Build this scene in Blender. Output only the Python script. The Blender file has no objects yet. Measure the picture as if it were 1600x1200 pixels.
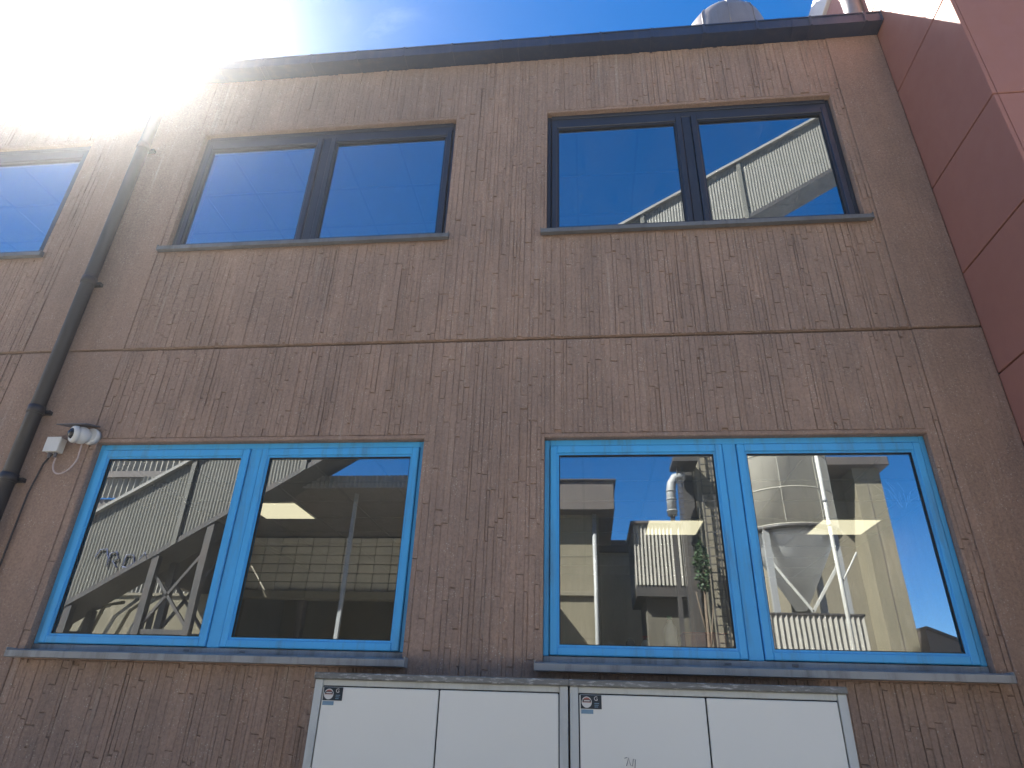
import bpy, bmesh, math, random
from mathutils import Vector, Matrix
R = math.radians
rnd = random.Random(7)
sc = bpy.context.scene
col = sc.collection

# ------------------------------------------------------------------ camera
cam_d = bpy.data.cameras.new('camera'); cam = bpy.data.objects.new('camera', cam_d); col.objects.link(cam)
f = Vector((-0.1062, 0.8803, 0.4623)).normalized(); rt = Vector((0.9941, 0.1034, 0.0314)).normalized(); up = rt.cross(f).normalized()
rt = f.cross(up)
cam.matrix_world = Matrix(((rt.x, up.x, -f.x, 0), (rt.y, up.y, -f.y, -4.0), (rt.z, up.z, -f.z, 1.6), (0, 0, 0, 1)))
cam_d.sensor_width = 36; cam_d.lens = 1015.6 / 1600 * 36; cam_d.clip_start = .05; cam_d.clip_end = 2000
sc.camera = cam

# ------------------------------------------------------------------ sky, sun, exposure
SUN_AZ, SUN_EL = R(-55.0), R(45.3)           # azimuth from +Y towards +X
CLOUD_DIR = (-0.458, 0.469, 0.755)
w = bpy.data.worlds.new('World'); sc.world = w; w.use_nodes = True
nt = w.node_tree; nt.nodes.clear()
def wn(t, **k):
    n = nt.nodes.new(t)
    for a, b in k.items(): setattr(n, a, b)
    return n
sky = wn('ShaderNodeTexSky', sky_type='NISHITA', sun_disc=False, sun_elevation=SUN_EL, sun_rotation=SUN_AZ, altitude=0, air_density=0.74, dust_density=0.0, ozone_density=5.0)
bg = wn('ShaderNodeBackground'); bg.inputs[1].default_value = 0.05
out = wn('ShaderNodeOutputWorld')
tc = wn('ShaderNodeTexCoord')
# wispy cirrus near the sun: stretched noise over the sky direction
mp = wn('ShaderNodeMapping'); mp.inputs['Rotation'].default_value = (R(20), R(35), R(-30)); mp.inputs['Scale'].default_value = (2.2, 9.0, 5.0)
n1 = wn('ShaderNodeTexNoise'); n1.inputs['Scale'].default_value = 1.6; n1.inputs['Detail'].default_value = 9; n1.inputs['Roughness'].default_value = .62; n1.inputs['Distortion'].default_value = .6
n2 = wn('ShaderNodeTexNoise'); n2.inputs['Scale'].default_value = 2.0; n2.inputs['Detail'].default_value = 2
cr = wn('ShaderNodeValToRGB'); cr.color_ramp.elements[0].position = .52; cr.color_ramp.elements[1].position = .78
cr2 = wn('ShaderNodeValToRGB'); cr2.color_ramp.elements[0].position = .50; cr2.color_ramp.elements[1].position = .66
ml = wn('ShaderNodeMath', operation='MULTIPLY'); mix = wn('ShaderNodeMixRGB'); mix.inputs[2].default_value = (9, 9.3, 10, 1)
L = nt.links.new
L(tc.outputs['Generated'], mp.inputs[0]); L(mp.outputs[0], n1.inputs[0]); L(tc.outputs['Generated'], n2.inputs[0])
hsv = wn('ShaderNodeHueSaturation'); hsv.inputs['Saturation'].default_value = 1.3; L(sky.outputs[0], hsv.inputs['Color'])
# the cirrus patch stands in one part of the sky only
nv = wn('ShaderNodeVectorMath', operation='DOT_PRODUCT'); nv.inputs[1].default_value = CLOUD_DIR
cm = wn('ShaderNodeMapRange'); cm.inputs['From Min'].default_value = .955; cm.inputs['From Max'].default_value = .99
L(tc.outputs['Generated'], nv.inputs[0]); L(nv.outputs['Value'], cm.inputs[0])
ml2 = wn('ShaderNodeMath', operation='MULTIPLY')
L(n1.outputs[0], cr.inputs[0]); L(cm.outputs[0], ml2.inputs[1]); L(ml.outputs[0], ml2.inputs[0]); L(n2.outputs[0], cr2.inputs[0]); L(cr.outputs[0], ml.inputs[0]); L(cr2.outputs[0], ml.inputs[1])
L(ml2.outputs[0], mix.inputs[0]); L(hsv.outputs[0], mix.inputs[1]); L(mix.outputs[0], bg.inputs[0]); L(bg.outputs[0], out.inputs[0])
sd = bpy.data.lights.new('sun', 'SUN'); sd.energy = 5.0; sd.angle = R(.53); sd.color = (1, .95, .87)
so = bpy.data.objects.new('sun', sd); col.objects.link(so)
sdir = Vector((math.sin(SUN_AZ) * math.cos(SUN_EL), math.cos(SUN_AZ) * math.cos(SUN_EL), math.sin(SUN_EL)))
so.rotation_euler = sdir.to_track_quat('Z', 'Y').to_euler(); so.location = sdir * 40
sc.view_settings.view_transform = 'Standard'; sc.view_settings.look = 'None'; sc.view_settings.gamma = 1
sc.view_settings.use_curve_mapping = False; sc.view_settings.exposure = 2.42
sc.render.engine = 'CYCLES'
sc.cycles.max_bounces = 8; sc.cycles.transparent_max_bounces = 12; sc.cycles.volume_bounces = 1
sc.cycles.use_denoising = True

HAZE, GLARE_HAZE_G = .0031, .93
# ------------------------------------------------------------------ materials
def N(nt, t, **k):
    n = nt.nodes.new(t)
    for a, b in k.items():
        if a.startswith('i_'): n.inputs[a[2:]].default_value = b
        else: setattr(n, a, b)
    return n
def newmat(name):
    m = bpy.data.materials.new(name); m.use_nodes = True; nt = m.node_tree
    return m, nt, nt.nodes['Principled BSDF'], nt.links.new
def ramp(nt, p0, p1, c0=(0, 0, 0, 1), c1=(1, 1, 1, 1)):
    r = nt.nodes.new('ShaderNodeValToRGB'); e = r.color_ramp.elements
    e[0].position = p0; e[1].position = p1; e[0].color = c0; e[1].color = c1
    return r
def rgba(c): return (c[0], c[1], c[2], 1)
def mixc(nt, fac, a, b, mode='MIX'):
    m = nt.nodes.new('ShaderNodeMixRGB'); m.blend_type = mode
    for i, v in ((0, fac), (1, a), (2, b)):
        if hasattr(v, 'is_output') or hasattr(v, 'links'): nt.links.new(v, m.inputs[i])
        elif isinstance(v, (int, float)): m.inputs[i].default_value = v
        else: m.inputs[i].default_value = rgba(v)
    return m.outputs[0]
def posn(nt, scale=(1, 1, 1)):
    g = nt.nodes.new('ShaderNodeNewGeometry'); mp = nt.nodes.new('ShaderNodeMapping'); mp.inputs['Scale'].default_value = scale
    nt.links.new(g.outputs['Position'], mp.inputs[0]); return mp.outputs[0], g
def noise(nt, vec, s, d=4, r=.55):
    n = N(nt, 'ShaderNodeTexNoise'); n.inputs['Scale'].default_value = s; n.inputs['Detail'].default_value = d; n.inputs['Roughness'].default_value = r
    nt.links.new(vec, n.inputs['Vector']); return n.outputs[0]
def bump(nt, h, b, strength=.3, dist=.01):
    n = N(nt, 'ShaderNodeBump'); n.inputs['Strength'].default_value = strength; n.inputs['Distance'].default_value = dist
    nt.links.new(h, n.inputs['Height']); nt.links.new(n.outputs[0], b.inputs['Normal']); return n

def concrete_mat(name, base, dark, pale, vary=.12):
    m, nt, b, L = newmat(name)
    p, g = posn(nt); pv, _ = posn(nt, (9, 9, .55)); pv2, _ = posn(nt, (26, 26, .8)); pl, _ = posn(nt, (.55, .55, .4))
    big = ramp(nt, .3, .7); L(noise(nt, pl, 1.6, 4), big.inputs[0])
    c = mixc(nt, big.outputs[0], base, dark)
    st = ramp(nt, .47, .72); L(noise(nt, pv, 1.0, 5, .6), st.inputs[0])
    f1 = N(nt, 'ShaderNodeMath', operation='MULTIPLY'); L(st.outputs[0], f1.inputs[0]); f1.inputs[1].default_value = .55
    c = mixc(nt, f1.outputs[0], c, dark)
    st2 = ramp(nt, .62, .78); L(noise(nt, pv2, 1.0, 3, .6), st2.inputs[0])
    f2 = N(nt, 'ShaderNodeMath', operation='MULTIPLY'); L(st2.outputs[0], f2.inputs[0]); f2.inputs[1].default_value = .3
    c = mixc(nt, f2.outputs[0], c, pale)
    # exposed aggregate: small pale and reddish stones
    v = N(nt, 'ShaderNodeTexVoronoi'); v.inputs['Scale'].default_value = 62; L(p, v.inputs['Vector'])
    vr = ramp(nt, .16, .27, (1, 1, 1, 1), (0, 0, 0, 1)); L(v.outputs['Distance'], vr.inputs[0])
    ar = ramp(nt, .47, .6); L(noise(nt, p, 9, 3), ar.inputs[0])
    fm = N(nt, 'ShaderNodeMath', operation='MULTIPLY'); L(vr.outputs[0], fm.inputs[0]); L(ar.outputs[0], fm.inputs[1])
    fm2 = N(nt, 'ShaderNodeMath', operation='MULTIPLY'); L(fm.outputs[0], fm2.inputs[0]); fm2.inputs[1].default_value = .75
    c = mixc(nt, fm2.outputs[0], c, pale)
    pr2, _ = posn(nt, (3.2, 3.2, .28)); rs = ramp(nt, .55, .74); L(noise(nt, pr2, 1.3, 6, .66), rs.inputs[0])
    f3 = N(nt, 'ShaderNodeMath', operation='MULTIPLY'); L(rs.outputs[0], f3.inputs[0]); f3.inputs[1].default_value = .3
    c = mixc(nt, f3.outputs[0], c, [x * .62 for x in dark])
    fine = noise(nt, p, 60, 5, .7); fr = ramp(nt, .3, .7, (.78, .78, .78, 1), (1.2, 1.2, 1.2, 1)); L(fine, fr.inputs[0])
    c = mixc(nt, 1.0, c, fr.outputs[0], 'MULTIPLY')
    if vary:
        oi = N(nt, 'ShaderNodeObjectInfo'); ad = N(nt, 'ShaderNodeMath', operation='ADD'); fr2 = N(nt, 'ShaderNodeMath', operation='FRACT')
        L(oi.outputs['Random'], ad.inputs[0]); L(g.outputs['Random Per Island'], ad.inputs[1]); L(ad.outputs[0], fr2.inputs[0])
        vr2 = ramp(nt, 0, 1, (1 - vary, 1 - vary * 1.05, 1 - vary, 1), (1 + vary * 1.1, 1 + vary * .8, 1 + vary * .7, 1)); L(fr2.outputs[0], vr2.inputs[0])
        c = mixc(nt, 1.0, c, vr2.outputs[0], 'MULTIPLY')
    L(c, b.inputs['Base Color']); b.inputs['Roughness'].default_value = .93
    mo = ramp(nt, .32, .68, (.87, .885, .89, 1), (1.13, 1.11, 1.09, 1)); pm, _ = posn(nt, (2.2, 2.2, .9)); L(noise(nt, pm, 1.7, 6, .68), mo.inputs[0])
    c = mixc(nt, 1.0, c, mo.outputs[0], 'MULTIPLY'); L(c, b.inputs['Base Color'])
    pr_, _ = posn(nt, (75, 75, 3.5)); rg = noise(nt, pr_, 1, 4, .6)
    ba = N(nt, 'ShaderNodeMath', operation='ADD'); L(fine, ba.inputs[0]); L(noise(nt, pv2, 2, 4), ba.inputs[1])
    bb = N(nt, 'ShaderNodeMath', operation='MULTIPLY_ADD'); L(rg, bb.inputs[0]); bb.inputs[1].default_value = 1.1 if vary else .25; L(ba.outputs[0], bb.inputs[2])
    bump(nt, bb.outputs[0], b, .75, .007)
    return m
def paint_mat(name, base, rough=.45, var=.12, metallic=0, scale=2.0, dirt=None, dirtamt=.4, dirtlo=.5, bumps=.12, spec=.5, dsc=(6, 6, .7)):
    m, nt, b, L = newmat(name)
    p, g = posn(nt); ps, _ = posn(nt, dsc)
    r = ramp(nt, .25, .75, rgba([x * (1 - var) for x in base]), rgba([x * (1 + var) for x in base])); L(noise(nt, p, scale, 5), r.inputs[0])
    c = r.outputs[0]
    if dirt:
        d = ramp(nt, dirtlo, dirtlo + .22); L(noise(nt, ps, 2.2, 6, .65), d.inputs[0])
        q = N(nt, 'ShaderNodeMath', operation='MULTIPLY'); L(d.outputs[0], q.inputs[0]); q.inputs[1].default_value = dirtamt
        c = mixc(nt, q.outputs[0], c, dirt)
    L(c, b.inputs['Base Color']); b.inputs['Metallic'].default_value = metallic; b.inputs['Specular IOR Level'].default_value = spec
    rr = ramp(nt, .3, .7, (rough * .85,) * 3 + (1,), (min(1, rough * 1.2),) * 3 + (1,)); L(noise(nt, p, 7, 4), rr.inputs[0]); L(rr.outputs[0], b.inputs['Roughness'])
    if bumps: bump(nt, noise(nt, p, 45, 3), b, bumps, .003)
    return m
def glass_mat(name, refl, tint):
    m, nt, b, L = newmat(name); nt.nodes.remove(b); o = nt.nodes['Material Output']
    tr = N(nt, 'ShaderNodeBsdfTransparent'); tr.inputs[0].default_value = rgba(tint)
    gl = N(nt, 'ShaderNodeBsdfGlossy'); gl.inputs['Roughness'].default_value = .004; gl.inputs[0].default_value = (.93, .97, 1, 1)
    p, g = posn(nt); h = noise(nt, p, 1.3, 2)
    bn = N(nt, 'ShaderNodeBump'); bn.inputs['Strength'].default_value = .12; bn.inputs['Distance'].default_value = .003; L(h, bn.inputs['Height']); L(bn.outputs[0], gl.inputs['Normal'])
    fr = N(nt, 'ShaderNodeFresnel'); fr.inputs[0].default_value = 1.5
    mr = N(nt, 'ShaderNodeMapRange'); mr.inputs['To Min'].default_value = refl; mr.inputs['To Max'].default_value = 1; L(fr.outputs[0], mr.inputs[0])
    dr = N(nt, 'ShaderNodeBsdfDiffuse'); dr.inputs[0].default_value = (.5, .5, .46, 1)
    ms = N(nt, 'ShaderNodeMixShader'); L(mr.outputs[0], ms.inputs[0]); L(tr.outputs[0], ms.inputs[1]); L(gl.outputs[0], ms.inputs[2])
    # a thin film of dirt
    ps, _ = posn(nt, (3, 3, 1)); d = ramp(nt, .35, .8, (.015,) * 3 + (1,), (.07,) * 3 + (1,)); L(noise(nt, ps, 2.5, 6, .7), d.inputs[0])
    m2 = N(nt, 'ShaderNodeMixShader'); L(d.outputs[0], m2.inputs[0]); L(ms.outputs[0], m2.inputs[1]); L(dr.outputs[0], m2.inputs[2])
    L(m2.outputs[0], o.inputs[0]); return m
def emit_mat(name, c, s):
    m, nt, b, L = newmat(name); b.inputs['Base Color'].default_value = rgba(c); b.inputs['Emission Color'].default_value = rgba(c); b.inputs['Emission Strength'].default_value = s
    b.inputs['Roughness'].default_value = .5; return m

M = {}
M['rib'] = concrete_mat('ribbed_concrete', (.350, .238, .176), (.272, .193, .152), (.50, .45, .37), .03)
M['wall'] = concrete_mat('smooth_concrete', (.335, .224, .165), (.272, .19, .148), (.47, .41, .35), 0)
M['blue'] = paint_mat('blue_frame_paint', (.066, .385, .74), .45, .08, dirt=(.10, .16, .22), dirtamt=.5, dirtlo=.5)
M['dark_frame'] = paint_mat('anthracite_frame_paint', (.026, .033, .050), .4, .15)
M['sill'] = paint_mat('weathered_aluminium', (.30, .30, .29), .6, .18, .1, dirt=(.12, .11, .10), dirtamt=.7, dirtlo=.48)
M['sub_sill'] = paint_mat('weathered_sill_board', (.24, .27, .30), .7, .25, dirt=(.11, .10, .09), dirtamt=.7, dirtlo=.45)
M['gasket'] = paint_mat('black_gasket', (.015, .016, .018), .6, .1, bumps=0)
M['spacer'] = paint_mat('aluminium_spacer', (.55, .56, .57), .4, .05, .6, bumps=0)
M['glass'] = glass_mat('window_glass', .40, (.93, .95, .93))
M['clear'] = glass_mat('clear_inner_face', .40, (.95, .96, .95))
_n = M['clear'].node_tree; _n.links.new([q for q in _n.nodes if q.type == 'BSDF_TRANSPARENT'][0].outputs[0], _n.nodes['Material Output'].inputs[0])
M['gutter'] = paint_mat('dark_gutter_metal', (.028, .044, .085), .42, .2, .2, dirt=(.09, .09, .1), dirtamt=.4)
M['pipe'] = paint_mat('dark_downpipe_metal', (.035, .032, .034), .5, .15, .1)
M['cladding'] = paint_mat('red_cladding', (.315, .138, .10), .6, .06, scale=.8, bumps=.04)
M['cladding_front'] = M['cladding']
M['joint'] = paint_mat('joint_dark_red', (.07, .03, .028), .7, .1)
M['parapet'] = paint_mat('pale_parapet_metal', (.62, .56, .50), .45, .06)
M['cabinet'] = paint_mat('grey_white_cabinet_paint', (.73, .71, .64), .45, .03, scale=.9, bumps=.05)
M['cabinet_frame'] = paint_mat('grey_white_frame_paint', (.50, .51, .48), .5, .06, dirt=(.25, .24, .21), dirtamt=.4)
M['cabinet_cap'] = paint_mat('chipped_cap_paint', (.17, .165, .15), .8, .3, dirt=(.66, .65, .60), dirtamt=.95, dirtlo=.53, dsc=(9, 14, 40))
M['dark_gap'] = paint_mat('dark_gap', (.02, .02, .02), .8, .1)
M['navy'] = paint_mat('sticker_navy', (.012, .022, .032), .35, .05, bumps=0)
M['sticker_white'] = paint_mat('sticker_white', (.62, .6, .56), .4, .03, bumps=0)
M['sticker_red'] = paint_mat('sticker_red_brown', (.30, .10, .07), .4, .05, bumps=0)
M['sticker_blue'] = paint_mat('sticker_pale_blue', (.16, .27, .36), .4, .05, bumps=0)
M['cam_white'] = paint_mat('camera_white_plastic', (.60, .59, .56), .4, .04)
M['cam_dark'] = paint_mat('camera_dark_dome', (.02, .02, .025), .12, .05, bumps=0)
M['cable'] = paint_mat('pink_grey_cable', (.5, .40, .37), .5, .05)
M['slate'] = paint_mat('grey_hood_metal', (.12, .12, .14), .5, .1)
M['zinc'] = paint_mat('galvanised_metal', (.26, .27, .265), .55, .15, .1, dirt=(.22, .2, .17), dirtamt=.5)
M['hood'] = paint_mat('roof_hood_metal', (.24, .215, .205), .4, .1, .3, dirt=(.16, .12, .1), dirtamt=.4)
M['corr'] = paint_mat('corrugated_grey_sheet', (.22, .215, .19), .5, .12, .15, dirt=(.2, .18, .15), dirtamt=.5)
M['corr_pale'] = paint_mat('corrugated_pale_sheet', (.25, .24, .205), .55, .12, dirt=(.15, .13, .10), dirtamt=.4)
M['corr_dull'] = paint_mat('corrugated_dull_sheet', (.088, .088, .073), .65, .12, .0, dirt=(.15, .135, .11), dirtamt=.5)
M['beige'] = paint_mat('beige_render', (.165, .15, .105), .85, .1, scale=1.0, dirt=(.28, .25, .19), dirtamt=.5, spec=.2)
M['beige_dull'] = paint_mat('dull_beige_render', (.17, .155, .115), .88, .14, scale=1.0, dirt=(.2, .18, .14), dirtamt=.6, spec=.2)
M['block'] = paint_mat('concrete_block', (.52, .49, .40), .9, .12, scale=3, spec=.2)
M['dark_steel'] = paint_mat('dark_steel', (.05, .048, .045), .55, .2, .2, dirt=(.1, .06, .04), dirtamt=.4)
M['fascia'] = paint_mat('dark_brown_fascia', (.085, .072, .062), .6, .15, dirt=(.05, .04, .035), dirtamt=.4)
M['silo'] = paint_mat('silo_metal', (.60, .57, .47), .55, .10, .0, scale=1.2, dirt=(.28, .26, .2), dirtamt=.45)
M['silo_seam'] = paint_mat('silo_seam', (.30, .29, .24), .6, .1)
M['cone'] = paint_mat('silo_cone_metal', (.52, .53, .51), .5, .06, .0, scale=1.2)
M['dark_render'] = paint_mat('darkened_render', (.085, .078, .058), .9, .15, dirt=(.05, .045, .035), dirtamt=.5)  # base wall toned down to set off the white bottle
M['shade_fill_render'] = paint_mat('shade_fill_render', (.40, .37, .29), .88, .12, scale=1.0, dirt=(.28, .25, .19), dirtamt=.5, spec=.2)  # beige lifted in colour as fill light for the shadowed rear wall
M['pole_white'] = paint_mat('weathered_white_paint', (.42, .42, .38), .6, .15, dirt=(.2, .18, .15), dirtamt=.5)
M['sill_dark'] = paint_mat('dark_upper_sill', (.15, .155, .16), .6, .2, .1, dirt=(.09, .085, .08), dirtamt=.6)
M['glass_up'] = glass_mat('upper_window_glass', .54, (.80, .84, .82))
M['white'] = paint_mat('white_plastic', (.86, .86, .82), .4, .04)
M['green_cap'] = paint_mat('green_plastic', (.08, .3, .14), .4, .05)
M['red_tray'] = paint_mat('red_brown_tray', (.33, .07, .05), .5, .1)
M['leaf'] = paint_mat('leaf_green', (.022, .055, .014), .6, .5, scale=6)
M['bark'] = paint_mat('bark', (.1, .075, .05), .9, .3, scale=9)
M['blue_letter'] = paint_mat('blue_lettering', (.07, .09, .18), .5, .1)
M['asphalt'] = paint_mat('asphalt', (.37, .35, .31), .92, .25, scale=1.2, dirt=(.22, .2, .17), dirtamt=.5, spec=.2)
M['plaster'] = paint_mat('interior_plaster', (.19, .185, .165), .9, .05)
M['ceiling'] = paint_mat('interior_ceiling', (.33, .32, .28), .9, .05)
M['grid'] = paint_mat('ceiling_grid_bar', (.265, .26, .225), .7, .05)
M['floor'] = paint_mat('interior_floor', (.13, .12, .11), .6, .1)
M['lamp'] = emit_mat('lamp_diffuser', (1.0, .90, .62), .30)

# ------------------------------------------------------------------ mesh helpers
class MB:
    def __init__(s): s.v = []; s.f = []; s.mi = []; s.m = 0; s.sm = []
    def quad(s, *p):
        n = len(s.v); s.v += [tuple(q) for q in p]; s.f.append(tuple(range(n, n + len(p)))); s.mi.append(s.m); s.sm.append(False); return s
    def box(s, x0, x1, y0, y1, z0, z1):
        n = len(s.v)
        s.v += [(x0, y0, z0), (x1, y0, z0), (x1, y1, z0), (x0, y1, z0), (x0, y0, z1), (x1, y0, z1), (x1, y1, z1), (x0, y1, z1)]
        for q in ((0, 3, 2, 1), (4, 5, 6, 7), (0, 1, 5, 4), (1, 2, 6, 5), (2, 3, 7, 6), (3, 0, 4, 7)):
            s.f.append(tuple(n + i for i in q)); s.mi.append(s.m); s.sm.append(False)
        return s
    def bbox(s, x0, x1, y0, y1, z0, z1, b=.004):
        """box with chamfered edges"""
        b = min(b, (x1 - x0) / 3, (y1 - y0) / 3, (z1 - z0) / 3)
        bm = bmesh.new(); bmesh.ops.create_cube(bm, size=1)
        for v in bm.verts: v.co = ((x0 + x1) / 2 + v.co.x * (x1 - x0), (y0 + y1) / 2 + v.co.y * (y1 - y0), (z0 + z1) / 2 + v.co.z * (z1 - z0))
        bmesh.ops.bevel(bm, geom=bm.edges[:], offset=b, segments=1, affect='EDGES', profile=.5)
        return s.add_bm(bm)
    def add_bm(s, bm, smooth=False):
        n = len(s.v); bm.verts.index_update(); s.v += [tuple(v.co) for v in bm.verts]
        for q in bm.faces: s.f.append(tuple(n + v.index for v in q.verts)); s.mi.append(s.m); s.sm.append(smooth)
        bm.free(); return s
    def tube(s, pts, r, n=10, cap=True, smooth=True):
        pts = [Vector(p) for p in pts]; rs = r if isinstance(r, (list, tuple)) else [r] * len(pts)
        rings = []; prev = None
        for i, p in enumerate(pts):
            d = (pts[min(i + 1, len(pts) - 1)] - pts[max(i - 1, 0)]).normalized()
            if prev is None: a = d.orthogonal().normalized()
            else: a = (prev - d * prev.dot(d)).normalized()
            prev = a; b = d.cross(a); base = len(s.v)
            for k in range(n):
                t = 2 * math.pi * k / n; s.v.append(tuple(p + (a * math.cos(t) + b * math.sin(t)) * rs[i]))
            rings.append(base)
        for i in range(len(rings) - 1):
            for k in range(n):
                k2 = (k + 1) % n; s.f.append((rings[i] + k, rings[i] + k2, rings[i + 1] + k2, rings[i + 1] + k)); s.mi.append(s.m); s.sm.append(smooth)
        if cap:
            s.f.append(tuple(rings[0] + k for k in reversed(range(n)))); s.mi.append(s.m); s.sm.append(False)
            s.f.append(tuple(rings[-1] + k for k in range(n))); s.mi.append(s.m); s.sm.append(False)
        return s
    def lathe(s, c, prof, n=32, smooth=True, axis='Z'):
        base = len(s.v)
        for r, h in prof:
            for k in range(n):
                t = 2 * math.pi * k / n
                if axis == 'Z': s.v.append((c[0] + r * math.cos(t), c[1] + r * math.sin(t), c[2] + h))
                else: s.v.append((c[0] + r * math.cos(t), c[1] - h, c[2] + r * math.sin(t)))
        for i in range(len(prof) - 1):
            for k in range(n):
                k2 = (k + 1) % n; a = base + i * n
                s.f.append((a + k, a + k2, a + n + k2, a + n + k)); s.mi.append(s.m); s.sm.append(smooth)
        s.f.append(tuple(base + k for k in reversed(range(n)))); s.mi.append(s.m); s.sm.append(False)
        s.f.append(tuple(base + (len(prof) - 1) * n + k for k in range(n))); s.mi.append(s.m); s.sm.append(False)
        return s
    def bar(s, a, b, wd, ht=None):
        """rectangular bar from a to b"""
        a, b = Vector(a), Vector(b); ht = ht or wd; d = (b - a).normalized()
        u = d.cross(Vector((0, 0, 1))); u = Vector((1, 0, 0)) if u.length < 1e-3 else u.normalized(); v = u.cross(d)
        n = len(s.v)
        for p in (a, b):
            for i, j in ((-1, -1), (1, -1), (1, 1), (-1, 1)): s.v.append(tuple(p + u * (i * wd / 2) + v * (j * ht / 2)))
        for q in ((0, 3, 2, 1), (4, 5, 6, 7), (0, 1, 5, 4), (1, 2, 6, 5), (2, 3, 7, 6), (3, 0, 4, 7)):
            s.f.append(tuple(n + i for i in q)); s.mi.append(s.m); s.sm.append(False)
        return s
    def build(s, name, mats, parent=None, fixn=True, **props):
        me = bpy.data.meshes.new(name); me.from_pydata(s.v, [], s.f)
        for m in (mats if isinstance(mats, (list, tuple)) else [mats]): me.materials.append(m)
        me.polygons.foreach_set('material_index', s.mi); me.polygons.foreach_set('use_smooth', s.sm)
        if fixn:
            bm = bmesh.new(); bm.from_mesh(me); bmesh.ops.recalc_face_normals(bm, faces=bm.faces[:]); bm.to_mesh(me); bm.free()
        me.update(); o = bpy.data.objects.new(name, me); col.objects.link(o)
        if parent is not None: o.parent = parent; o.matrix_parent_inverse = parent.matrix_basis.inverted()
        for k, v in props.items(): o[k] = v
        return o
def thing(name, label, cat, loc, group=None):
    o = bpy.data.objects.new(name, None); o.empty_display_size = .2; o.location = loc; col.objects.link(o)
    o['label'] = label; o['category'] = cat
    if group: o['group'] = group
    return o
def corrugated(mb, x0, x1, y, z0, z1, pitch=.076, amp=.012, zf=None):
    """vertical corrugation facing -Y/+Y at plane y; zf(x) -> (z0,z1) optional; two-sided thin sheet with depth"""
    n = max(2, int((x1 - x0) / pitch * 4)); base = len(mb.v); prof = [0, 1, 0, -1]
    for i in range(n + 1):
        x = x0 + (x1 - x0) * i / n; yy = y + amp * prof[i % 4]; a, b = zf(x) if zf else (z0, z1)
        mb.v += [(x, yy, a), (x, yy, b), (x, yy - .004, a), (x, yy - .004, b)]
    for i in range(n):
        a = base + 4 * i; b = a + 4
        for q in ((a, b, b + 1, a + 1), (a + 2, a + 3, b + 3, b + 2), (a + 1, b + 1, b + 3, a + 3), (a, a + 2, b + 2, b)):
            mb.f.append(q); mb.mi.append(mb.m); mb.sm.append(False)
    return mb

# ------------------------------------------------------------------ haze: even air round everything, added to stand in for lens glare
hz = MB().box(-410, 410, -410, 410, -1, 16).build('glare_haze', [], None); hz['kind'] = 'stuff'
hm = bpy.data.materials.new('glare_haze_air'); hm.use_nodes = True; hm.node_tree.nodes.clear()
ho = hm.node_tree.nodes.new('ShaderNodeOutputMaterial'); pvv = hm.node_tree.nodes.new('ShaderNodeVolumePrincipled')
pvv.inputs['Color'].default_value = (.97, .98, 1, 1); pvv.inputs['Density'].default_value = HAZE; pvv.inputs['Anisotropy'].default_value = GLARE_HAZE_G
hm.node_tree.links.new(pvv.outputs[0], ho.inputs['Volume']); hz.data.materials.append(hm)

# ------------------------------------------------------------------ ground
g = MB().quad((-400, -400, 0), (400, -400, 0), (400, 400, 0), (-400, 400, 0)).build('ground', M['asphalt']); g['kind'] = 'structure'

# ------------------------------------------------------------------ office building with ribbed concrete facade
B = thing('office_building', 'brown ribbed concrete office building with blue lower windows and dark upper windows', 'building', (-1, 0, 0))
XL, XR = -10.6, 2.68
WX = [(-3.460, -1.067), (-.252, 2.141), (-6.86, -4.467 - .13), (-10.07, -7.68)]   # window openings in x
WX[2] = (-6.99, -4.60)
ZL, ZU = (1.90, 3.290), (5.040, 6.398)
JZ = (4.052, 4.068); ZTOP = 7.13
openings = [(a, b, z0, z1) for (a, b) in WX for (z0, z1) in (ZL, ZU)]

def wall_holes(mb, x0, x1, z0, z1, y0, y1):
    xs = sorted({x0, x1} | {v for a, b, c, d in openings for v in (a, b) if x0 < v < x1})
    zs = sorted({z0, z1} | {v for a, b, c, d in openings for v in (c, d) if z0 < v < z1})
    for i in range(len(xs) - 1):
        for j in range(len(zs) - 1):
            cx, cz = (xs[i] + xs[i + 1]) / 2, (zs[j] + zs[j + 1]) / 2
            if any(a < cx < b and c < cz < d for a, b, c, d in openings): continue
            a, b, c, d = xs[i], xs[i + 1], zs[j], zs[j + 1]
            mb.quad((a, y0, c), (b, y0, c), (b, y0, d), (a, y0, d)); mb.quad((a, y1, c), (a, y1, d), (b, y1, d), (b, y1, c))
    for a, b, c, d in openings:
        if c > z0 - .01 and d < z1 + .01 and a >= x0 and b <= x1:
            mb.quad((a, y0, c), (a, y0, d), (a, y1, d), (a, y1, c)); mb.quad((b, y0, c), (b, y1, c), (b, y1, d), (b, y0, d))
            mb.quad((a, y0, d), (b, y0, d), (b, y1, d), (a, y1, d)); mb.quad((a, y0, c), (a, y1, c), (b, y1, c), (b, y0, c))
    mb.quad((x0, y0, z1), (x1, y0, z1), (x1, y1, z1), (x0, y1, z1)); mb.quad((x0, y0, z0), (x0, y1, z0), (x1, y1, z0), (x1, y0, z0))
    mb.quad((x0, y0, z0), (x0, y0, z1), (x0, y1, z1), (x0, y1, z0)); mb.quad((x1, y0, z0), (x1, y1, z0), (x1, y1, z1), (x1, y0, z1))
    return mb
wall_holes(MB(), XL, XR - .004, 0, JZ[0], 0, .24).build('wall', M['wall'], B, fixn=False, label='lower storey wall panel of brown concrete')
wall_holes(MB(), XL, XR - .004, JZ[1], 7.2, 0, .24).build('wall', M['wall'], B, fixn=False, label='upper storey wall panel of brown concrete')
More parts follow.
